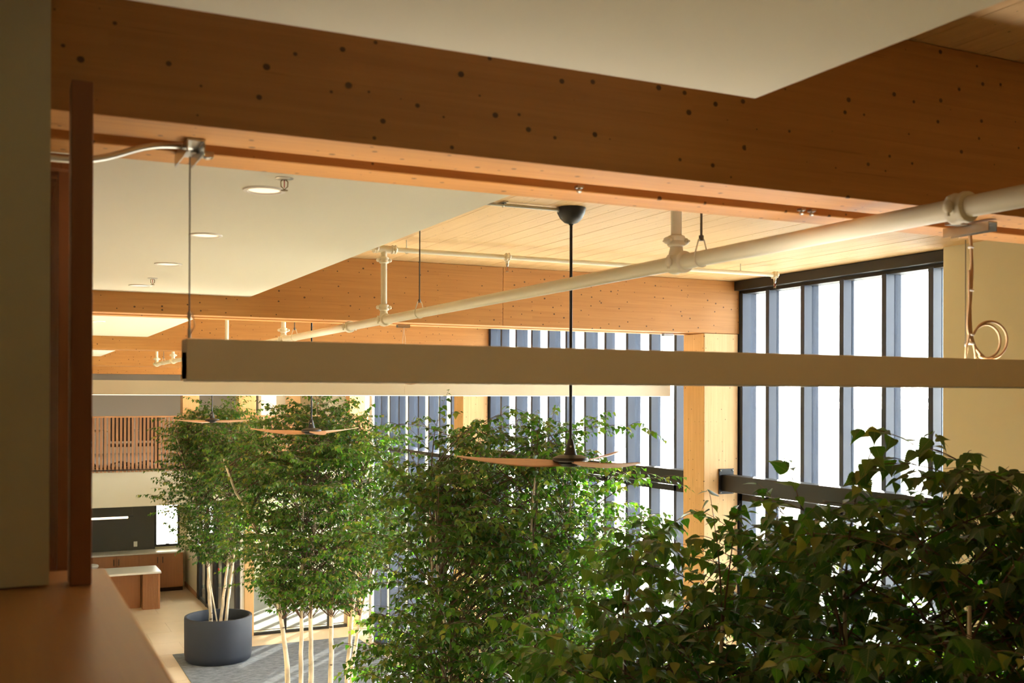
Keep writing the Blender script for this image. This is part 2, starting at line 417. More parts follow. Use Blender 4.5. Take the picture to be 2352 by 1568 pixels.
f2 = [(13.10, True)] + [(12.93-.4555*i-.046*0, i % 2 == 1) for i in range(10)] + [(8.17, True)]
window_bay('window_4', Y2+.33, Y3-.002, f2[1:] + [(13.295, True)], 0)
f3 = [(18.42-.46*i-.05, i % 2 == 0) for i in range(10)]
window_bay('window_5', Y3+.33, 18.42, f3, 0)
struct('wall_near', 'wallw', 6.0, 6.35, -4.4, 2.35, 0, DZ)
# return wall and set-back wall beyond
struct('wall_return', 'wallw', 6.13, 7.7, 18.42, 18.6, 0, DZ)
ow = empty('window_6', (7.6, 23, 0), kind='structure')
yy = 18.7; k = 0
while yy < 28.9:
    MB().box(7.6, 7.74, yy, yy+.046, .05, 2.85).build('mullion', 'frame', ow)
    MB().box(7.66, 7.67, yy+.046, yy+.62, .05, 2.85).build('pane', 'glass', ow)
    pass
    yy += .62
MB().box(7.56, 7.75, 23.4, 29.2, 2.85, 5.51).box(7.56, 7.75, 18.6, 23.4, 2.85, 2.95).build('upper_wall', 'wallw', ow)
MB().box(7.66, 7.67, 18.6, 23.4, 2.95, 5.5).build('pane', 'glass', ow)  # unseen upper glazing, added to let daylight into the balcony room
MB().box(7.6, 7.75, 18.6, 29.2, 0, .05).build('sill', 'black', ow)

for ya, yb in ((Y2, Y2+.33), (Y3-.002, Y3+.33)):
    struct('trim_13', 'frame', XW, XW+.13, ya, yb, 0, DZ)
# horizontal black bars (girts) between columns
def girt(y0, y1, label, plates):
    o = empty('steel_girt', (5.99, (y0+y1)/2, 3.59), label, 'beam')
    MB().bbox(5.925, 6.045, y0, y1, 3.592, 3.742, .008).build('tube', 'black', o)
    for py in plates:
        pl = MB().bbox(5.895, 6.06, py-.006, py+.006, 3.565, 3.795, .003).build('end_plate', 'black', o)
        for sx in (5.91, 6.045):
            for sz in (3.58, 3.78):
                MB().lathe((sx, py-.004, sz), [(.007, 0), (.007, .008), (.004, .012)], 8, (0, -1, 0)).build('bolt', 'zinc', pl)
    return o
girt(5.385, Y2-.007, 'black steel bar crossing the nearest window bay, above the leaves at right', [Y2-.007])
girt(Y2+.33, Y3-.006, 'black steel bar crossing the window bay left of the big timber column', [Y2+.335, Y3-.006])

# ------------------------------------------------------------------ timber beams
def beam(y, z0, x0, x1, label, joints=()):
    o = empty('timber_beam', ((x0+x1)/2, y+.2, z0), label, 'beam')
    xs = [x0] + list(joints) + [x1]
    for a, b in zip(xs[:-1], xs[1:]):
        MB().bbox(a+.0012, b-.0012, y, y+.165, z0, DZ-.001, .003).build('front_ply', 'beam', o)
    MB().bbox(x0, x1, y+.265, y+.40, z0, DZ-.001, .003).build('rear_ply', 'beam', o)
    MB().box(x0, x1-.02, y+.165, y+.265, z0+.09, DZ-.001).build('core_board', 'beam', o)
    return o
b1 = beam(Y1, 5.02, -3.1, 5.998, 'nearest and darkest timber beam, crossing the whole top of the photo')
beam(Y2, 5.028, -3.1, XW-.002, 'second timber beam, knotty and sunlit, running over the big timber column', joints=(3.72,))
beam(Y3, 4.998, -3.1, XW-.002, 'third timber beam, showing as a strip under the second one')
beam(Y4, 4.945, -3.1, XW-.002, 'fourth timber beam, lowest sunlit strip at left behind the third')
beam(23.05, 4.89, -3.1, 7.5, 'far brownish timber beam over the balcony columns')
# screws in the far beams: dark bolt heads
def bolt_holes():
    for (x, y, z) in ((5.78, Y2, 5.16), (5.78, Y2, 5.23)):
        pass

# drop ceilings
def drop(name, x1, y0, y1, z):
    o = MB().box(-3.1, x1, y0, y1, z, z+.03).build(name, 'panel'); o['kind'] = 'structure'; return o
drop('trim_6', 1.651, -4.2, 2.05, 5.175)
struct('trim_12', 'panel', -3.1, 1.651, 2.038, 2.05, 5.205, DZ)
drop('trim_7', 1.66, Y1+.4, Y2, 5.175)
drop('trim_8', 1.61, Y2+.4, Y3, 5.152)
drop('trim_9', 1.53, Y3+.4, Y4, 5.10)

# ------------------------------------------------------------------ near ledge, screen of slats
lg = empty('guard_cap', (.08, 1.2, 4.08), 'wide glossy wooden ledge in the lower left corner, out of focus', 'ledge')
MB().bbox(-.14, .209, -1.5, 2.425, 4.04, 4.08, .008).build('top_board', 'cap', lg)
MB().box(-.12, .19, -1.5, 2.40, 2.96, 4.04).build('guard_wall', 'wallnear', lg)
sc = empty('slat_screen', (.145, 4, 4.03), 'tall dark brown slatted wood screen standing on the ledge at left', 'screen')
MB().bbox(.125, .1645, 2.205, 2.28, 4.082, 5.06, .002).build('end_post', 'screen', sc)
slat0 = None; yy = 2.75
for i in range(90):
    if slat0 is None:
        slat0 = MB().box(.128, .163, yy, yy+.05, 4.03, 4.985).build('slat', 'screen', sc)
    else:
        c = slat0.copy(); COL.objects.link(c); c.location = (slat0.location.x, slat0.location.y + .095*i, slat0.location.z)
MB().box(-.06, .165, 2.43, 11.4, 3.98, 4.03).build('sill_board', 'screen', sc)
MB().box(-.06, .165, 2.71, 11.4, 4.985, 5.02).build('head_board', 'screen', sc)
struct('light_block_wall', 'wallnear', -3.2, .12, 11.45, 11.6, 2.96, DZ)  # unseen corridor end wall, added to keep light off the slat screen
lowwall = struct('trim_10', 'wallw', .02, .16, 2.43, 22.5, 2.7, 3.98)
# conduit curving out of the screen to the bracket
cd = empty('flexible_conduit', (.2, 2.5, 4.97), 'pale flexible conduit looping from the slat screen into the beam slot', 'conduit')
pts = []
for i in range(22):
    t = i/21; x = .05 + .36*t
    z = 4.945 + .075*(1/(1+math.exp(-(t-.55)*9)))
    pts.append((x, 2.40+.1*t, z))
MB().tube(pts, .0075, 10).build('sheath', 'conduit', cd)
MB().lathe((.05, 2.40, 4.945), [(.012, -.03), (.014, -.02), (.014, 0), (.011, .004), (.011, .02)], 16, (1, .1, 0)).build('connector', 'zinc', cd)

# ------------------------------------------------------------------ linear lights
def linear_light(y, x0, x1, z0, z1, joint, label, lens):
    o = empty('linear_light', ((x0+x1)/2, y, z0), label, 'light')
    for a, b in ((x0, joint), (joint, x1)):
        xa, xb = a+(.0002 if a == joint else 0), b-(.0002 if b == joint else 0)
        m = MB().bbox(xa, xb, y-.04, y-.036, z0+.004, z1, .0015).bbox(xa, xb, y+.036, y+.04, z0+.004, z1, .0015).box(xa, xb, y-.036, y+.036, z0+.006, z1-.03)
        if a == x0: m.bbox(a, a+.004, y-.036, y+.036, z0+.004, z1, .0015)
        if b == x1: m.bbox(b-.004, b, y-.036, y+.036, z0+.004, z1, .0015)
        m.build('housing', 'fixture', o)
    MB().box(x0+.003, x1-.003, y-.034, y+.034, z0, z0+.005).build('diffuser', lens, o)
    MB().box(x0+.02, x1-.02, y-.033, y+.033, z1-.03, z1-.014).build('uplight_lens', 'uplight', o)
    return o
l1 = linear_light(2.53, .386, 4.3, 4.482, 4.580, 2.937, 'nearest linear light, brown in shade, spanning the photo from left post to right edge', 'white')
l2 = linear_light(8.09, .386, 5.52, 4.451, 4.558, 2.947, 'farther cream linear light, its bottom edge glowing, passing behind the fan rod', 'strip')

linear_light(-3.0, .386, 5.6, 4.482, 4.580, 2.94, 'unseen linear light added behind the camera to brighten the near bay', 'strip')  # extra fixture added out of view, lifts the ambient light near the camera
def bracket(x, y, z, label, along='X'):
    """zinc strut channel under the beam slot with its suspension cable fitting"""
    o = empty('strut_bracket', (x, y, z), label, 'bracket')
    m = MB()
    if along == 'Y':
        m.box(x-.02, x+.02, y-.09, y+.09, z-.004, z).box(x-.02, x-.017, y-.09, y+.09, z-.03, z-.004).box(x+.017, x+.02, y-.09, y+.09, z-.03, z-.004)
    else:
        m.box(x-.052, x+.052, y-.02, y+.02, z-.004, z).box(x-.052, x+.052, y-.02, y-.017, z-.024, z-.004).box(x-.052, x+.052, y+.017, y+.02, z-.024, z-.004)
    m.build('channel', 'zinc', o)
    n = MB().lathe((x+.01, y, z-.012), [(.008, 0), (.008, .007)], 6).build('nut', 'zinc', o)
    return o
bk1 = bracket(.392, 2.50, 5.018, 'small zinc channel bracket at left under the near beam, holding the thin cable', 'Y')
MB().box(.415, .45, 2.52, 2.545, 5.005, 5.018).lathe((.437, 2.53, 5.0), [(.004, 0), (.008, .003), (.008, .007), (.003, .01)], 10).build('clip', 'zinc', bk1)
bk2 = bracket(2.85, 2.45, 5.012, 'zinc channel bracket at right holding the bundled white cables', 'Y')
MB().box(2.76, 2.82, 2.43, 2.47, 5.008, 5.02).build('clip', 'zinc', bk2)
bracket(2.935, 8.05, 5.026, 'zinc channel bracket in the middle under the second beam')
bracket(5.49, 8.05, 5.026, 'zinc channel bracket under the second beam, just left of the big column')
def cable(x, y, z0, z1, label, x2=None):
    o = empty('suspension_cable', (x, y, z0), label, 'cable')
    x2 = x if x2 is None else x2
    MB().tube([(x2, y, z0), (x, y, z1)], .0017, 8).build('wire', 'rod', o)
    MB().lathe((x2, y, z0), [(.004, 0), (.004, .02), (.0025, .022), (.0025, .04), (.0045, .045), (.0045, .055), (.002, .06)], 10).build('gripper', 'zinc', o)
    MB().tube([(x2+.004, y, z0+.01), (x2+.012, y, z0+.03), (x2+.006, y, z0+.06)], .0012, 6).build('tail', 'cord', o)
    return o
cable(.388, 2.47, 4.58, 4.99, 'thin steel cable dropping from the left bracket to the near linear light')
cable(2.925, 2.53, 4.58, 4.98, 'thin steel cable hidden in the cable bundle over the near light at right')
cable(5.46, 8.09, 4.558, 5.0, 'thin steel cable to the right end of the farther linear light')

# bundled cords with a coil
def cord_coil():
    o = empty('cable_bundle', (2.87, 2.5, 4.58), 'white electrical cables with a loose coil hanging above the near light at right', 'cable')
    X0, Z1 = 2.865, 4.98
    def P(u, v): # points on the plane Y=2.5
        d = fw + rt*((u-1176)/F_PX) - up*((v-CY)/F_PX); return EYE + d*(2.5/d.y)
    def path(pp, r_, nm='cord'):
        pts = [P(*p) for p in pp]
        # catmull smoothing
        out = []
        for i in range(len(pts)-1):
            p0, p1, p2, p3 = pts[max(i-1, 0)], pts[i], pts[i+1], pts[min(i+2, len(pts)-1)]
            for k in range(6):
                t = k/6
                out.append(.5*((2*p1)+(-p0+p2)*t+(2*p0-5*p1+4*p2-p3)*t*t+(-p0+3*p1-3*p2+p3)*t**3))
        out.append(pts[-1]); MB().tube(out, r_, 10).build(nm, 'cord', o)
    c, r_ = (2274, 781), 39
    loop = [(c[0]+r_*math.cos(a), c[1]+(r_+4)*math.sin(a)) for a in [R(x) for x in range(205, 530, 25)]]
    loop2 = [(c[0]-9+(r_-7)*math.cos(a), c[1]+3+(r_)*math.sin(a)) for a in [R(x) for x in range(205, 530, 25)]]
    path([(2227, 536), (2231, 600), (2228, 668), (2222, 740), (2226, 770), (2236, 790)] + [(2250, 812)] + loop[::-1][1:], .0042)
    path([(2230, 536), (2233, 610), (2231, 670), (2226, 745), (2232, 772), (2242, 800), (2262, 822)] + loop2[::-1][1:], .0042)
    path([(2225, 620), (2226, 700), (2225, 770), (2219, 800), (2218, 828)], .0038)
    path([(2230, 640), (2229, 720), (2232, 775), (2238, 800), (2241, 828)], .0036)
    for v in (568, 667, 769, 789):
        p = P(2230 if v < 700 else 2231, v); MB().lathe(p-Vector((0, 0, .003)), [(.009, 0), (.0105, .002), (.0105, .005), (.009, .007)], 12).build('cable_tie', 'white', o)
cord_coil()
o = empty('cable_bundle', (2.94, 8.05, 4.56), 'pair of white cables hanging from the middle bracket to the farther light', 'cable')
for dx in (-.01, .012): MB().tube([(2.94, 8.05, 5.0), (2.94+dx, 8.05, 4.9), (2.94+dx*1.4, 8.06, 4.75), (2.94+dx, 8.07, 4.56)], .0035, 8).build('cord', 'cord', o)
MB().tube([(3.0+.09*math.cos(a), 8.05, 4.60+.055*math.sin(a)) for a in [R(x) for x in range(150, 520, 20)]], .0035, 8).build('cord', 'cord', o)
# slot clips
for x, lab in ((1.416, 'tiny zinc clip in the beam slot near the middle'), (2.21, 'tiny zinc double clip in the beam slot at right')):
    o = empty('slot_clip', (x, 2.50, 5.0), lab, 'clip')
    for dx in ((0,) if x < 2 else (-.02, .02)):
        MB().box(x+dx-.009, x+dx+.009, 2.49, 2.51, 5.015, 5.022).lathe((x+dx, 2.5, 5.002), [(.003, 0), (.007, .003), (.007, .009), (.003, .013)], 10).build('screw', 'zinc', o)

# ------------------------------------------------------------------ sprinkler piping
def coupling(m, c, r_, axis, w=.05):
    """grooved coupling: two-part ribbed ring with bolt ears"""
    m.lathe(c, [(r_+.002, -w/2), (r_+.012, -w/2+.004), (r_+.014, -w/4), (r_+.009, 0), (r_+.014, w/4), (r_+.012, w/2-.004), (r_+.002, w/2)], 24, axis)
    a = Vector(axis).normalized(); e = a.cross(Vector((0, 0, 1))) if abs(a.z) < .9 else Vector((1, 0, 0))
    e.normalize(); c = Vector(c)
    for s_ in (-1, 1):
        p = c + e*s_*(r_+.02)
        h = a.cross(e).normalized()
        m.tube([p-h*.016, p-h*.008, p+h*.008, p+h*.016], [.007, .0135, .0135, .007], 10)
        m.tube([p-h*.026, p+h*.026], .005, 8)
mp = empty('sprinkler_main_pipe', (2.33, 9, 4.96), 'long cream steel sprinkler pipe running diagonally away under the beams', 'pipe')
PX, PZ, PR = 2.33, 4.96, .029
ys = [-1.0, 2.03, 3.34, 6.77, 7.54, 9.75, 12.3, 16.4, 18.3]
MB().tube([(PX, -1, PZ), (PX, 18.25, PZ)], PR, 28).build('pipe_run', 'pipe', mp)
for y in (2.03, 7.54):
    m = MB(); coupling(m, (PX, y, PZ), PR, (0, 1, 0), .06); m.build('coupling', 'pipe', mp)
def tee(y, top, rr_=.0205):
    m = MB(); coupling(m, (PX, y-.02, PZ), PR, (0, 1, 0), .085)
    m.tube([(PX, y, PZ+.02), (PX, y, PZ+.03), (PX, y, PZ+.055), (PX, y, PZ+.075)], [.032, .03, .025, .022], 20)
    coupling(m, (PX, y, PZ+.085), rr_, (0, 0, 1), .045); m.build('tee_fitting', 'pipe', mp)
    MB().tube([(PX, y, PZ+.06), (PX, y, top)], rr_, 20).build('riser', 'pipe', mp)
    if top < 5.45:
        m = MB(); coupling(m, (PX, y, top-.075), rr_, (0, 0, 1), .045); m.build('coupling', 'pipe', mp)
tee(3.36, 5.47); tee(6.77, 5.438); tee(9.55, 5.44); tee(12.2, 5.44); tee(16.3, 5.40); tee(18.1, 5.40)
# branch line along X with sprinkler heads
def sprinkler_head(o, x, y, z, s_=1.0):
    h = MB().lathe((x, y, z), [(.009, 0), (.011, -.012), (.0075, -.02), (.0075, -.026)], 14).build('sprinkler_head', 'zinc', o)
    MB().tube([(x-.004, y, z-.024), (x-.012, y, z-.032), (x-.011, y, z-.048), (x, y, z-.058), (x+.011, y, z-.048), (x+.012, y, z-.032), (x+.004, y, z-.024)], .002, 8).build('yoke', 'bronze', h)
    MB().lathe((x, y, z-.062), [(.002, .004), (.012, .002), (.012, 0), (.002, -.001)], 14).build('deflector', 'bronze', h)
    MB().tube([(x, y, z-.026), (x, y, z-.052)], .0016, 6).build('bulb', 'bulb', h)
def branch(y, z, x1, heads, label):
    o = empty('sprinkler_branch_pipe', (4, y, z), label, 'pipe')
    MB().tube([(1.9, y, z), (x1, y, z)], .0165, 20).build('pipe_run', 'pipe', o)
    m = MB(); m.tube([(PX-.05, y, z), (PX+.05, y, z)], .026, 18)
    coupling(m, (PX-.06, y, z), .017, (1, 0, 0), .04); coupling(m, (PX+.07, y, z), .017, (1, 0, 0), .04); m.build('tee_fitting', 'pipe', o)
    for x in heads:
        m = MB(); coupling(m, (x, y, z), .0165, (1, 0, 0), .035)
        m.tube([(x, y, z-.012), (x, y, z-.03), (x, y, z-.042)], [.017, .013, .0115], 14); m.build('saddle', 'pipe', o)
        sprinkler_head(o, x, y, z-.042)
    return o
br = branch(6.77, 5.438, 5.66, (3.25, 5.655), 'slim cream pipe close to the wood ceiling, with two sprinkler heads, in the second bay')
for x in (2.49, 5.31):
    MB().tube([(x, 6.77, 5.455), (x, 6.77, DZ)], .003, 6).tube([(x+.018*math.cos(a), 6.77, 5.438+.02*math.sin(a)) for a in [R(q) for q in range(0, 361, 30)]], .0018, 6).build('hanger', 'zinc', br)
branch(12.2, 5.44, 5.66, (3.9, 5.6), 'slim cream branch pipe hidden mostly behind the second beam')
# hangers of the main pipe
def hanger(y, label):
    o = empty('pipe_hanger', (PX, y, 5.0), label, 'hanger')
    MB().tube([(PX, y, 5.03), (PX, y, DZ)], .0045, 8).build('threaded_rod', 'rod', o)
    MB().tube([(PX, y, 5.025), (PX, y, 5.045)], .009, 6).build('nut', 'rod', o)
    pp = [(PX-.012, y, 5.03), (PX-.030, y, PZ+.012)] + [(PX+(PR+.0025)*math.cos(a), y, PZ+(PR+.0025)*math.sin(a)) for a in [R(q) for q in range(160, 381, 20)]] + [(PX+.012, y, 5.03), (PX-.012, y, 5.03)]
    MB().tube(pp, .0028, 6).build('ring', 'pipe', o)
hanger(3.20, 'steel hanger rod beside the near pipe riser')
hanger(6.10, 'long steel hanger rod left of centre, reaching down to the main pipe')
hanger(9.15, 'steel hanger rod in the third bay, left of the second fan rod')
hanger(17.3, 'small steel hanger rod at far left above the pipe end')
# conduit to the fan canopy
o = empty('ceiling_conduit', (2.5, 5.22, 5.49), 'short steel conduit on the wood ceiling leading to the nearest fan', 'conduit')
MB().tube([(1.3, 5.21, 5.495), (2.83, 5.21, 5.495)], .0095, 12).build('tube', 'conduit', o)
MB().tube([(2.475, 5.21+.013*math.cos(a), 5.495+.013*math.sin(a)) for a in [R(q) for q in range(0, 361, 30)]], .002, 6).box(2.462, 2.488, 5.17, 5.25, 5.504, 5.509).build('strap', 'zinc', o)
MB().lathe((2.81, 5.21, 5.495), [(.011, 0), (.014, .004), (.014, .015), (.010, .02)], 12, (1, 0, 0)).build('connector', 'zinc', o)

# ------------------------------------------------------------------ ceiling fans
def fan(x, y, z, angs, label):
    """z = blade plane"""
    o = empty('ceiling_fan', (x, y, z), label, 'ceiling fan', 'ceiling fans in a row down the hall')
    MB().lathe((x, y, DZ), [(.083, 0), (.083, -.004), (.078, -.03), (.062, -.06), (.038, -.082), (.014, -.09), (.012, -.096)], 36).build('canopy', 'fanblack', o)
    MB().tube([(x, y, z+.1), (x, y, DZ-.08)], .0085, 14).build('rod', 'fanblack', o)
    MB().lathe((x, y, z), [(.040, .03), (.034, .045), (.026, .075), (.019, .11), (.013, .125), (.010, .128)], 24).build('cone_cover', 'fanblack', o)
    MB().lathe((x, y, z), [(.096, .0), (.103, .008), (.098, .022), (.070, .034), (.045, .037), (.02, .037)], 36).build('motor_housing', 'fanblack', o)
    MB().lathe((x, y, z), [(.065, .002), (.07, -.012), (.062, -.026), (.03, -.030), (.01, -.030)], 28).build('bottom_cap', 'fanblack', o)
    MB().lathe((x-fw.x*.024, y-fw.y*.024, z+.085), [(.006, 0), (.006, .003), (.003, .004)], 12, (-fw.x, -fw.y, 0)).build('badge', 'zinc', o)
    for a in angs:
        a = R(a); d = rt.normalized()*math.cos(a) + Vector((fw.x, fw.y, 0)).normalized()*math.sin(a); d.z = 0; d.normalize()
        s_ = Vector((-d.y, d.x, 0)); vs = []; fs = []
        N = 16
        for i in range(N+1):
            t = i/N; r_ = .04 + .60*t
            wd = .028 + .038*math.sin(min(1, t/.35)*math.pi/2)*(1-.0*t) - .052*max(0, (t-.35)/.65)**1.6
            wd = max(wd, .012); tw = -.30*(1-.6*t)
            zc = -.012 + .012*t + .028*t**3
            off = .012*math.sin(t*math.pi)
            for sgn, th in ((-1, .004), (1, .004), (1, -.004), (-1, -.004)):
                p = Vector((x, y, z+zc)) + d*r_ + s_*(sgn*wd*math.cos(tw)+off) + Vector((0, 0, sgn*wd*math.sin(tw)+th*(1-.6*t)))
                vs.append(p)
        for i in range(N):
            for k in range(4): fs.append((i*4+k, i*4+(k+1) % 4, (i+1)*4+(k+1) % 4, (i+1)*4+k))
        fs += [(3, 2, 1, 0), (N*4, N*4+1, N*4+2, N*4+3)]
        m = MB(); m.add(vs, fs, True); m.build('blade', 'blade', o)
    return o
fan(2.897, 5.205, 4.085, (180, 60, -60), 'nearest ceiling fan with wooden blades, centre right in front of the leaves')
fan(2.862, 10.553, 4.085, (172, 52, -68), 'middle ceiling fan, above the second group of birches')
fan(2.79, 15.70, 4.085, (-130, -10, 110), 'farthest ceiling fan, above the potted birch at left')

# ------------------------------------------------------------------ downlights, ceiling sprinklers
def downlight(x, y, z, label):
    o = empty('downlight', (x, y, z), label, 'downlight', 'round recessed downlights in the white drop ceiling')
    MB().lathe((x, y, z), [(.054, -.001), (.060, -.006), (.073, -.005), (.0745, 0)], 36).build('trim_ring', 'white', o)
    MB().lathe((x, y, z), [(.001, -.0005), (.054, -.0015)], 32).build('lens', 'downlamp', o)
for y, z, lab in ((3.73, 5.175, 'largest recessed downlight, top one in the white ceiling'), (4.90, 5.175, 'second recessed downlight from the top in the white ceiling'),
                  (6.07, 5.175, 'third recessed downlight, just left of the hanging cable'), (7.34, 5.175, 'smallest recessed downlight by the far edge of the first white ceiling'),
                  (10.75, 5.152, 'sliver of a downlight in the second white ceiling strip, beside the dark post')):
    downlight(.84, y, z, lab)
for y, z, lab in ((3.50, 5.175, 'pendent sprinkler head right of the largest downlight'), (6.85, 5.175, 'pendent sprinkler head above the smallest downlight')):
    o = empty('ceiling_sprinkler', (.855, y, z), lab, 'sprinkler')
    MB().lathe((.855, y, z), [(.03, 0), (.03, -.002), (.022, -.005), (.008, -.006)], 24).build('escutcheon', 'zinc', o)
    sprinkler_head(o, .855, y, z+.02)

# ------------------------------------------------------------------ far balcony guard
gd = empty('balcony_guard', (3.5, 22.6, 2.96), 'far balcony railing of upright wooden slats under a wooden handrail', 'railing')
MB().bbox(.0, 7.52, 22.56, 22.64, 4.0, 4.03, .005).build('handrail', 'rail', gd)
MB().box(.0, 7.5, 22.60, 22.63, 2.97, 3.0).build('bottom_rail', 'subsill', gd)
s0 = None
for i in range(101):
    x = .04 + .0745*i
    if s0 is None: s0 = MB().box(x, x+.046, 22.57, 22.60, 2.90, 4.0).build('slat', 'slat', gd); sx0 = s0.location.copy()
    else:
        c = s0.copy(); COL.objects.link(c); c.location = sx0 + Vector((.0745*i, 0, 0))
for x in (1.06, 1.904, 2.752, 3.6, 4.45, 5.3, 6.14, 6.98):
    MB().box(x-.012, x+.012, 22.605, 22.64, 2.95, 4.0).build('steel_post', 'black', gd)
# columns beyond it
for a, b, y, lab in ((3.49, 3.83, 23.05, 'reddish timber column beyond the far balcony, leftmost of four'), (4.66, 5.03, 23.05, 'timber column left of the hanging white sheet on the balcony'),
                     (6.62, 6.94, 26.6, 'darker timber column just right of the hanging white sheet'), (7.13, 7.5, 23.05, 'timber column at the right end of the far balcony railing')):
    post(a, b, y, y+.32, 2.95, 4.89 if y < 25 else DZ, lab)
o = MB().box(6.0, 7.6, 27.2, 27.3, 2.95, DZ).build('wall_partition', 'wallw'); o['kind'] = 'structure'
M['fill_lens'] = emis('fill light lens', (255, 244, 226), 22.0)  # for unseen fill lights, added to brighten the dark room behind the balcony
for x, lab in ((.8, 'added unseen fill light over the balcony room, left'), (3.4, 'added unseen fill light over the balcony room, middle'), (6.0, 'added unseen fill light over the balcony room, right')):
    o = empty('added_fill_light', (x, 26, DZ-.06), lab, 'fill light')
    MB().bbox(x-.62, x+.62, 25.85, 26.15, DZ-.06, DZ-.001, .005).build('tray', 'white', o)
    MB().box(x-.59, x+.59, 25.88, 26.12, DZ-.066, DZ-.06).build('lens', 'fill_lens', o)
# hanging white sheet
o = empty('hanging_sheet', (5.35, 23.4, 3.5), 'tall white paper sheet hung on the upper balcony between two columns', 'banner')
vs = []; fs = []
N = 10
for i in range(N+1):
    for k in range(9):
        t = k/8; x = 5.22 + .34*t; z = 3.95 + .8*i/N - (.03*(abs(t-.5)*2)**3 if i == N else 0)
        vs.append((x, 23.4+.02*math.sin(t*3)+.03*t*t, z))
for i in range(N):
    for k in range(8): fs.append((i*9+k, i*9+k+1, (i+1)*9+k+1, (i+1)*9+k))
n0 = len(vs); vs += [(v[0], v[1]+.003, v[2]) for v in vs]; fs += [tuple(n0+q for q in f[::-1]) for f in fs]
m = MB(); m.add(vs, fs, True); m.build('paper', 'white', o)
MB().tube([(5.2, 23.41, 4.76), (5.58, 23.41, 4.76)], .012, 10).tube([(5.25, 23.41, 4.76), (5.25, 23.41, 4.892)], .004, 6).tube([(5.53, 23.41, 4.76), (5.53, 23.41, 4.892)], .004, 6).build('hanging_rail', 'zinc', o)
# white downspout
o = empty('downspout', (6.08, 18.7, 0), 'white vertical pipe standing left of the farthest window bay', 'pipe')
MB().tube([(6.06, 18.25, .0), (6.06, 18.25, 5.5)], .045, 18).build('pipe_run', 'white', o)
for z in (1.5, 3.6, 4.9): MB().lathe((6.06, 18.25, z), [(.046, 0), (.052, .004), (.052, .03), (.046, .034)], 18).build('collar', 'white', o)
# office chairs behind the guard
def office_chair(x, y, rz, label):
    o = empty('office_chair', (x, y, 2.95), label, 'chair', 'black office chairs behind the balcony slats')
    MB().bbox(x-.22, x+.22, y-.24, y-.19, 3.5, 4.0, .02).build('backrest', 'chair', o)
    MB().bbox(x-.24, x+.24, y-.2, y+.24, 3.38, 3.44, .02).build('seat', 'chair', o)
    MB().tube([(x, y, 3.06), (x, y, 3.38)], .025, 10).build('stem', 'black', o)
    m = MB()
    for k in range(5):
        a = 2*math.pi*k/5+rz; m.tube([(x, y, 3.07), (x+.28*math.cos(a), y+.28*math.sin(a), 3.0)], .018, 6)
        m.lathe((x+.28*math.cos(a), y+.28*math.sin(a), 2.95), [(.01, 0), (.025, .012), (.025, .04), (.01, .05)], 8)
    m.build('base', 'black', o)
for x, y, lab in ((2.30, 23.4, 'black office chair behind the slats, left one'), (2.86, 23.5, 'black office chair behind the slats, by the second black post'),
                  (1.55, 23.6, 'black office chair behind the slats, next to the dark screen post')):
    office_chair(x, y, x, lab)
o = empty('long_desk', (2.4, 24.2, 2.95), 'long pale desk on the upper balcony behind the chairs', 'desk')
MB().bbox(1.0, 3.2, 23.95, 24.6, 3.67, 3.70, .005).build('desktop', 'stone', o)
for x in (1.05, 3.1):
    for y in (24.0, 24.5): MB().box(x, x+.05, y, y+.05, 2.95, 3.67).build('leg', 'black', o)

# ------------------------------------------------------------------ kitchen
kc = empty('base_cabinet_run', (2.8, 25.3, 0), 'row of oak kitchen base cabinets with four doors under the dark wall', 'cabinet')
CYF = 25.0
MB().box(.5, 3.81, CYF+.02, KY-.02, .09, .87).build('carcass', 'cabinet', kc)
MB().box(.5, 3.81, CYF+.06, KY-.02, 0, .09).build('toe_kick', 'subsill', kc)
doors = [(1.43, 1.88, 1), (1.885, 2.365, 1), (2.373, 2.845, 0), (2.852, 3.30, 1), (3.31, 3.808, 0)]
for a, b, hr in doors:
    d = MB().bbox(a, b, CYF, CYF+.02, .10, .865, .002).build('door', 'cabinet', kc)
    hx = b-.05 if hr else a+.05
    MB().box(hx-.007, hx+.007, CYF-.025, CYF-.012, .66, .80).box(hx-.004, hx+.004, CYF-.014, CYF, .67, .68).box(hx-.004, hx+.004, CYF-.014, CYF, .78, .79).build('handle', 'black', d)
o = MB().bbox(.5, 3.83, CYF-.015, KY-.02, .872, .905, .003).build('worktop', 'stone'); tag(o, 'pale stone worktop along the dark kitchen wall under the window', 'worktop')
o = MB().bbox(2.80, 2.88, KY-.022, KY-.012, .98, 1.10, .003).build('wall_outlet', 'white'); tag(o, 'small white outlet plate on the charcoal kitchen wall', 'outlet')
# island
isl = empty('kitchen_island', (2.5, 23, 0), 'kitchen island with a pale stone top and ribbed oak sides', 'island')
IX0, IX1, IY0, IY1 = 1.75, 3.05, 23.05, 23.9
ZT = .78
MB().bbox(IX0-.02, IX1+.02, IY0-.02, IY1+.02, ZT-.04, ZT, .004).build('stone_top', 'stone', isl)
MB().box(IX0+.02, IX1-.36, IY0+.28, IY1-.02, 0, ZT-.04).build('recessed_body', 'cabinet', isl)
MB().box(IX1-.34, IX1-.02, IY0+.02, IY1-.02, 0, ZT-.04).build('end_block', 'cabinet', isl)
m = MB(); n_ = 12
for k in range(n_): m.box(IX1-.335+k*.0265, IX1-.335+k*.0265+.015, IY0, IY0+.02, 0, ZT-.04)
for k in range(30): m.box(IX1-.02, IX1, IY0+.02+k*.0275, IY0+.02+k*.0275+.015, 0, ZT-.04)
m.build('ribs', 'cabinet', isl, kind='stuff')
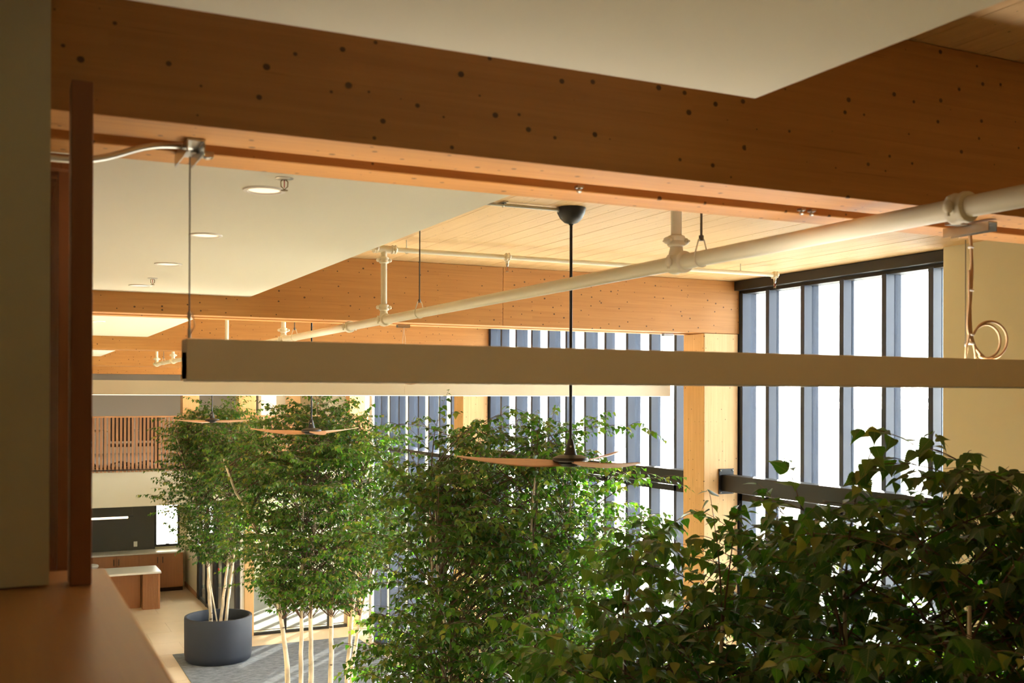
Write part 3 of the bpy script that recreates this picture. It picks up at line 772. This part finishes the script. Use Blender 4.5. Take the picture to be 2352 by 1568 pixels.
# stool
o = empty('bar_stool', (1.85, 22.0, 0), 'small pale stool with a rounded cream seat left of the island', 'stool')
MB().lathe((1.80, 24.6, 0), [(.14, 0), (.15, .02), (.13, .05), (.13, .66), (.15, .7)], 24).build('pedestal', 'greyseat', o)
MB().lathe((1.80, 24.6, .70), [(.15, 0), (.17, .02), (.175, .045), (.16, .07), (.1, .08)], 24).build('cushion', 'stone', o)
# pendant
o = empty('linear_pendant', (2.1, 24.2, 1.81), 'slim glowing bar pendant hanging in front of the dark kitchen wall', 'pendant')
MB().box(.9, 2.64, 24.18, 24.22, 1.835, 1.85).build('housing', 'black', o)
MB().tube([(.9, 24.2, 1.81), (2.53, 24.2, 1.81)], .022, 12).build('tube', 'lamp', o)
for x in (1.1, 2.62): MB().tube([(x, 24.2, 1.85), (x, 24.2, 2.196)], .003, 6).build('wire', 'rod', o)

# ------------------------------------------------------------------ carpet, entrance mat
o = MB().bbox(2.70, 5.95, 11.0, 18.85, .0, .012, .004).build('rug', 'carpet'); tag(o, 'mottled blue grey carpet laid under the planter and trunks', 'carpet')
o = empty('entrance_mat', (5.5, 22, 0), 'ribbed metal entrance mat beyond the glass partition, striped with sunlight', 'mat')
MB().box(4.15, 7.4, 20.1, 24.8, .001, .006).build('tray', 'subsill', o)
m = MB()
for k in range(94): m.box(4.15, 7.4, 20.1+k*.05, 20.1+k*.05+.036, .006, .014)
m.build('bars', 'mat', o, kind='stuff')

# ------------------------------------------------------------------ outside
g = MB().box(8.2, 60, -40, 80, -.35, -.05).build('ground', 'concrete_out'); tag(g, kind='structure')
g = MB().box(6.4, 8.2, -40, 18.3, -.35, -.05).build('ground', 'concrete_out'); tag(g, kind='structure')
g = MB().box(-40, 8.2, 30.3, 80, -.35, -.05).build('ground', 'concrete_out'); tag(g, kind='structure')
nb = empty('neighbouring_building', (17, 10, -.05), 'pale wrapped building under construction, faint through the bright windows', 'building')
M['wrap'] = plain('white house wrap', (236, 238, 240), .6)
M['wrapink'] = plain('faded wrap print', (176, 190, 206), .6)
MB().box(17, 23, -14, 24, -.05, 4.2).build('wrapped_wall', 'wrap', nb)
# low gable
m = MB(); m.add([(16.8, -14.2, 4.2), (23.2, -14.2, 4.2), (20, -14.2, 4.75), (16.8, 24.2, 4.2), (23.2, 24.2, 4.2), (20, 24.2, 4.75)], [(0, 1, 2), (3, 5, 4), (0, 2, 5, 3), (1, 4, 5, 2), (0, 3, 4, 1)]); m.build('roof', 'wrap', nb)
for i, (y, z) in enumerate(((18, 3.2), (15.6, 2.6), (13.2, 3.2), (10.8, 2.6))):
    cu = bpy.data.curves.new('printed_word', 'FONT'); cu.body = 'Tyvek'; cu.size = .75; cu.extrude = .004
    to = bpy.data.objects.new('printed_word', cu); COL.objects.link(to)
    to.location = (16.99, y, z); to.rotation_euler = (R(90), R(-90), R(-90))
    bpy.context.view_layer.update()
    me = bpy.data.meshes.new_from_object(to); mw = to.matrix_world.copy(); bpy.data.objects.remove(to)
    me.transform(Matrix.Translation(-nb.location) @ mw); me.materials.clear(); me.materials.append(M['wrapink'])
    w_ = bpy.data.objects.new('printed_word', me); COL.objects.link(w_); w_.parent = nb

# ------------------------------------------------------------------ trees
def leaf_template(kind):
    """deltoid birch leaf in the XY plane, stalk at the origin, tip at +Y=1; returns verts (with uv) and faces"""
    if kind == 'hi':
        prof = [(0, 0), (.10, .02), (.24, .06), (.36, .14), (.38, .20), (.345, .215), (.375, .29), (.33, .30), (.34, .38), (.285, .395), (.285, .47), (.225, .49), (.215, .56), (.16, .59), (.145, .66), (.10, .70), (.08, .78), (.045, .84), (0, 1)]
    elif kind == 'mid':
        prof = [(0, 0), (.22, .05), (.38, .18), (.33, .36), (.20, .58), (.08, .80), (0, 1)]
    else:
        prof = [(0, 0), (.34, .12), (.26, .45), (0, 1)]
    v = []; f = []
    n = len(prof)
    # midrib points then right then left
    mid = [(0, p[1], 0) for p in prof]
    def zc(x, y): return .22*abs(x) - .16*(y-.3)**2
    V = []
    for (x, y) in prof: V.append((0, y, zc(0, y)))
    for (x, y) in prof[1:-1]: V.append((x, y, zc(x, y)))
    for (x, y) in prof[1:-1]: V.append((-x, y, zc(x, y)))
    k = n-2
    for sgn, off in ((1, n), (-1, n+k)):
        for i in range(n-1):
            a, b = i, i+1
            ra = None if i == 0 else off+i-1
            rb = None if i+1 == n-1 else off+i
            idx = [q for q in (a, ra, rb, b) if q is not None]
            f.append(tuple(idx) if sgn > 0 else tuple(idx[::-1]))
    V = np.array(V); UV = np.stack([V[:, 0]+.5, V[:, 1]], 1)
    return V, f, UV
TPL = {k: leaf_template(k) for k in ('hi', 'mid', 'low')}
def leaves_mesh(name, kind, mats, tones):
    V, Fc, UV = TPL[kind]; n = len(V); N = len(mats)
    A = np.array(mats)                                  # N x 3 x 4
    P = np.einsum('nij,vj->nvi', A[:, :, :3], V) + A[:, None, :, 3]
    me = bpy.data.meshes.new(name)
    me.vertices.add(N*n); me.vertices.foreach_set('co', P.reshape(-1).astype(np.float32))
    ls = [len(f) for f in Fc]; flat = np.array([i for f in Fc for i in f])
    nl = len(flat); me.loops.add(N*nl)
    li = (flat[None, :] + (np.arange(N)*n)[:, None]).reshape(-1)
    me.loops.foreach_set('vertex_index', li.astype(np.int32))
    st = np.cumsum([0]+ls[:-1]); me.polygons.add(N*len(Fc))
    me.polygons.foreach_set('loop_start', (st[None, :]+(np.arange(N)*nl)[:, None]).reshape(-1).astype(np.int32))
    me.polygons.foreach_set('loop_total', np.tile(ls, N).astype(np.int32))
    me.polygons.foreach_set('use_smooth', np.ones(N*len(Fc), dtype=bool))
    uvl = me.uv_layers.new(name='UVMap'); uvl.data.foreach_set('uv', UV[np.tile(flat, N)].reshape(-1).astype(np.float32))
    at = me.attributes.new('tone', 'FLOAT', 'POINT'); at.data.foreach_set('value', np.repeat(np.array(tones), n).astype(np.float32))
    me.update(calc_edges=True); me.validate(); me.materials.append(M['leaf']); return me
def bez(p0, p1, p2, n):
    return [p0*(1-t)**2 + p1*2*t*(1-t) + p2*t*t for t in [i/n for i in range(n+1)]]
LEAFPARTS = {}
def tree(px, py, label, stems, prof, nbr, kind, leaf=.062, seed=1, group='potted birch trees in a row', singles=300, squash=(1, 1), zpot=.75, extra=(), dens=1.0):
    """stems: list of lists of (x,y,z) relative; prof: [(z, radius)] crown profile around (px,py)"""
    rg = random.Random(seed)
    root = empty('potted_birch', (px, py, 0), label, 'tree', group)
    for st in stems:
        pts = [Vector((px+a, py+b, c)) for a, b, c in st[1:]]
        r_ = st[0]; out = []
        for i in range(len(pts)-1):
            p0, p1, p2, p3 = pts[max(i-1, 0)], pts[i], pts[i+1], pts[min(i+2, len(pts)-1)]
            for k in range(5):
                t = k/5; out.append(.5*((2*p1)+(-p0+p2)*t+(2*p0-5*p1+4*p2-p3)*t*t+(-p0+3*p1-3*p2+p3)*t**3))
        out.append(pts[-1])
        for q in out[1:-1]: q.x += rg.uniform(-.006, .006); q.y += rg.uniform(-.006, .006)
        L = len(out)
        MB().tube(out, [r_*(1-.72*(i/(L-1))**1.1)*rg.uniform(.94, 1.07) for i in range(L)], 10).build('trunk', 'bark', root)
    sp = [[Vector((px+a, py+b, c)) for a, b, c in st[1:]] for st in stems]
    def stem_at(z):
        best = []
        for s_ in sp:
            for i in range(len(s_)-1):
                if s_[i].z <= z <= s_[i+1].z:
                    t = (z-s_[i].z)/(s_[i+1].z-s_[i].z); best.append(s_[i].lerp(s_[i+1], t))
        if best: return rg.choice(best)
        return min((s_[-1] for s_ in sp), key=lambda p: abs(p.z-z)).copy()
    zs = [p[0] for p in prof]; rs = [p[1] for p in prof]
    def rad(z): return float(np.interp(z, zs, rs))
    wood_m = MB(); mats = []; tones = []
    for bi in range(nbr+len(extra)):
        # pick a tip in the crown envelope, area weighted
        while True:
            z = rg.uniform(zs[0], zs[-1])
            if rg.random() < (rad(z)/max(rs))**1.3: break
        az = rg.uniform(0, 2*math.pi); rr_ = rad(z)*math.sqrt(rg.uniform(.12, 1.0))
        if bi >= nbr: az = rg.uniform(0, 6.28)
        tip = Vector(extra[bi-nbr]) if bi >= nbr else Vector((px+rr_*math.cos(az)*squash[0], py+rr_*math.sin(az)*squash[1], z))
        z = tip.z; rr_ = (tip.xy-Vector((px, py))).length
        z0 = z - rg.uniform(.25, .55) - .25*rr_
        base = stem_at(max(z0, zs[0]-.2))
        dist = (tip-base).length
        outd = Vector((tip.x-px, tip.y-py, 0)).normalized()
        midp = base.lerp(tip, .5) + Vector((0, 0, .22*dist)) + outd*.02
        pts = bez(base, midp, tip + outd*.0 - Vector((0, 0, .03)), 8)
        wood_m.tube(pts, [.0055*(1-.8*i/8) for i in range(9)], 5, False)
        # twigs
        nt = int(rg.randint(6, 9)*dens)
        start = max(.15, 1-.75/max(dist, .75))
        for k in range(nt):
            t = start + (1-start)*(k+.6)/nt; i = min(7, int(t*8)); fr = t*8-i
            p = pts[i].lerp(pts[i+1], fr); dr_ = (pts[i+1]-pts[i]).normalized()
            side = dr_.cross(Vector((0, 0, 1)))
            if side.length < .1: side = Vector((1, 0, 0))
            side.normalize()
            sd = side*(1 if k % 2 else -1)
            if k == nt-1: sd = dr_.copy(); 
            tl = rg.uniform(.13, .26)
            e = p + (sd*.8 + dr_*.55).normalized()*tl + Vector((0, 0, rg.uniform(-.09, .05)))
            c = p.lerp(e, .5) + Vector((0, 0, .03))
            tp = bez(p, c, e, 4)
            wood_m.tube(tp, [.0022, .0019, .0016, .0013, .001], 3, False)
            nl = rg.randint(6, 9)
            for j in range(nl):
                tt = (j+.8)/nl; ii = min(3, int(tt*4)); q = tp[ii].lerp(tp[ii+1], min(1, tt*4-ii))
                td = (tp[ii+1]-tp[ii]).normalized(); s2 = td.cross(Vector((0, 0, 1)))
                if s2.length < .1: s2 = Vector((1, 0, 0))
                s2.normalize(); s2 = s2*(1 if j % 2 else -1)
                yd = (s2*rg.uniform(.5, 1) + td*rg.uniform(.4, 1.0) + Vector((0, 0, rg.uniform(-1.7, -.1)))).normalized()
                nrm = Vector((rg.gauss(0, .35), rg.gauss(0, .35), 1))
                xd = yd.cross(nrm).normalized(); zd = xd.cross(yd).normalized()
                sz = leaf*rg.uniform(.75, 1.25)*(.8 if tt > .9 else 1)
                lp = q + yd*.012
                mats.append([[xd.x*sz, yd.x*sz, zd.x*sz, lp.x], [xd.y*sz, yd.y*sz, zd.y*sz, lp.y], [xd.z*sz, yd.z*sz, zd.z*sz, lp.z]])
                tones.append(rg.random())
    wood_m.build('branches', 'twig', root, kind='stuff')
    A = np.array(mats); tn = np.array(tones)
    # leaves nearest the balcony, well inside the frame of view, become parts of their own
    pos = A[:, :, 3]; d = np.linalg.norm(pos-np.array(EYE), axis=1)
    order = np.argsort(d); vis = []
    for i in order:
        q = Vector(pos[i])-EYE; dd = q.dot(fw)
        if dd < .5: continue
        u = 1176+F_PX*q.dot(rt)/dd; v = CY-F_PX*q.dot(up)/dd
        if 0 < u < 2352 and 0 < v < 1568: vis.append(i)
        if len(vis) >= singles: break
    vis = np.array(vis, dtype=int); keep = np.ones(len(A), bool); keep[vis] = False
    B = A[keep].copy(); B[:, :, 3] -= np.array([px, py, 0])
    me = leaves_mesh('foliage', kind, B, tn[keep]); fo = bpy.data.objects.new('foliage', me); COL.objects.link(fo); fo.parent = root; fo['kind'] = 'stuff'
    if kind not in LEAFPARTS:
        I = np.array([[[1, 0, 0, 0], [0, 1, 0, 0], [0, 0, 1, 0.]]]); LEAFPARTS[kind] = [leaves_mesh('leaf', kind, I, [t_]) for t_ in (.1, .35, .6, .85)]
    for n_, i in enumerate(vis):
        lo = bpy.data.objects.new('leaf', LEAFPARTS[kind][n_ % 4]); COL.objects.link(lo); lo.parent = root
        m_ = A[i]; lo.matrix_local = Matrix.Translation(-root.location) @ Matrix([list(m_[0]), list(m_[1]), list(m_[2]), [0, 0, 0, 1]])
    return root, len(A)

def planter(px, py, label):
    o = empty('planter', (px, py, .012), label, 'planter', 'round blue black planters')
    MB().lathe((px, py, .012), [(.50, 0), (.535, .03), (.55, .12), (.555, .70), (.55, .735), (.54, .74), (.515, .738), (.505, .72), (.50, .55), (.02, .54)], 56).build('bowl', 'pot', o)
    MB().lathe((px, py, .012), [(.501, .53), (.501, .56), (.3, .575), (.001, .58)], 40).build('soil', 'soil', o)
    return o
planter(3.35, 18.2, 'big round blue black planter standing on the carpet, lower left')
planter(3.50, 12.55, 'planter under the second birch group, below the picture edge')
planter(3.45, 7.3, 'planter under the wide central birch, below the picture edge')
planter(3.35, 2.88, 'planter under the darkest nearest birch at right, below the picture edge')
planter(2.95, 4.1, 'planter under the birch right of centre, below the picture edge')

counts = []
def sprigs(*l):
    return [tuple(EYE + (fw + rt*((u-1176)/F_PX) - up*((v-CY)/F_PX))*d) for u, v, d in l]
ZB = .58
def stems_auto(seed, n, r0_, top, spread, rad_=.03):
    rg = random.Random(seed); out = []
    for k in range(n):
        a = 2*math.pi*k/n + rg.uniform(-.4, .4); b = r0_*rg.uniform(.6, 1)
        x, y = b*math.cos(a), b*math.sin(a); st = [rad_*rg.uniform(.85, 1.15)]
        for i in range(6):
            t = i/5; st.append((x + spread*t*math.cos(a)+rg.uniform(-.03, .03)*(i > 0), y + spread*t*math.sin(a)+rg.uniform(-.03, .03)*(i > 0), ZB+(top*rg.uniform(.94, 1)-ZB)*t))
        out.append(st)
    return out
# far potted birch: stems as they rise out of the planter
s1 = [[.033, (-.09, .18, ZB), (-.12, .18, 1.1), (-.14, .2, 1.6), (-.2, .2, 2.4), (-.25, .2, 3.2), (-.3, .15, 3.9)],
      [.028, (.06, .11, ZB), (.10, .1, 1.0), (.17, .1, 1.6), (.2, .05, 2.4), (.25, 0, 3.2), (.2, 0, 4.0)],
      [.027, (.13, .08, ZB), (.19, .05, 1.1), (.25, 0, 1.7), (.32, 0, 2.6), (.45, 0, 3.6)],
      [.012, (.0, .11, ZB), (-.35, 0, 2.5), (-.75, -.1, 3.9)]]
counts.append(tree(3.35, 18.2, 'slim potted birch in the visible blue black planter, farthest at left', s1, [(1.75, .35), (2.1, .8), (2.8, 1.1), (3.5, 1.15), (4.1, .95), (4.55, .3)], 360, 'low', leaf=.054, seed=11, extra=sprigs((345, 1135, 17.6), (365, 1170, 17.6), (400, 1000, 17.7), (440, 950, 17.7), (500, 945, 17.7)))[1])
s2 = [[.034, (-.33, .12, ZB), (-.36, .1, 1.2), (-.45, .1, 1.9), (-.6, .2, 2.6), (-.95, .2, 3.3), (-1.1, .2, 3.7)],
      [.030, (-.20, .05, ZB), (-.2, .05, 1.2), (-.2, .02, 2.0), (-.2, 0, 3.0), (-.25, 0, 3.9)],
      [.034, (-.11, 0, ZB), (-.09, 0, 1.2), (-.1, 0, 2.0), (-.05, 0, 3.0), (-.0, 0, 4.0)],
      [.034, (.10, -.1, ZB), (.13, -.1, 1.2), (.15, -.05, 2.0), (.3, 0, 3.0), (.4, 0, 3.9)],
      [.030, (.29, -.15, ZB), (.33, -.15, 1.3), (.42, -.1, 2.1), (.5, 0, 3.0), (.6, 0, 3.8)],
      [.028, (.36, -.1, ZB), (.40, -.1, 1.2), (.55, -.1, 2.0), (.8, 0, 3.0)]]
counts.append(tree(3.50, 12.55, 'second group of white birch trunks rising in front of the glass partition', s2, [(1.95, .4), (2.3, 1.05), (2.9, 1.3), (3.5, 1.35), (4.1, 1.1), (4.5, .35)], 520, 'mid', leaf=.05, seed=12)[1])
s3 = stems_auto(5, 7, .35, 3.9, .3, .022)
counts.append(tree(3.45, 7.3, 'wide leafy birch in the centre, behind the nearest fan', s3, [(1.5, .6), (2.0, 1.1), (2.8, 1.25), (3.6, 1.22), (4.0, 1.0), (4.35, .4)], 620, 'mid', leaf=.047, seed=13, extra=sprigs((1480, 970, 7.6), (1380, 945, 7.8), (1270, 950, 8.2), (1130, 955, 8.2), (1010, 945, 8.0), (900, 965, 8.3), (850, 1010, 8.0), (1540, 1090, 7.4), (1530, 1180, 7.2)))[1])
s4 = stems_auto(6, 4, .3, 3.5, .2, .024)
counts.append(tree(2.95, 4.1, 'near birch right of centre, its leafy top below the steel bar', s4, [(1.6, .5), (2.2, .9), (3.0, 1.0), (3.5, .85), (3.92, .3)], 205, 'hi', leaf=.07, seed=14, extra=sprigs((1640, 1185, 4.6), (1690, 1180, 4.7), (1500, 1225, 4.4), (1430, 1290, 4.3), (1290, 1490, 4.3), (1340, 1480, 4.2), (1420, 1400, 4.3)))[1])
s5 = stems_auto(7, 5, .3, 3.8, .25, .024)
counts.append(tree(3.35, 2.88, 'darkest and nearest birch in the lower right corner, a sprig above its crown', s5, [(1.6, .5), (2.2, 1.0), (3.0, 1.2), (3.7, 1.1), (4.0, .8), (4.18, .2)], 340, 'hi', leaf=.07, seed=15, extra=sprigs((2085, 1000, 4.0), (2040, 1045, 4.0), (1985, 1065, 4.0), (2120, 1080, 3.9), (1830, 1120, 3.9), (1890, 1130, 3.8), (2230, 1065, 3.7), (2310, 1080, 3.6)))[1])
print('LEAVES', counts)
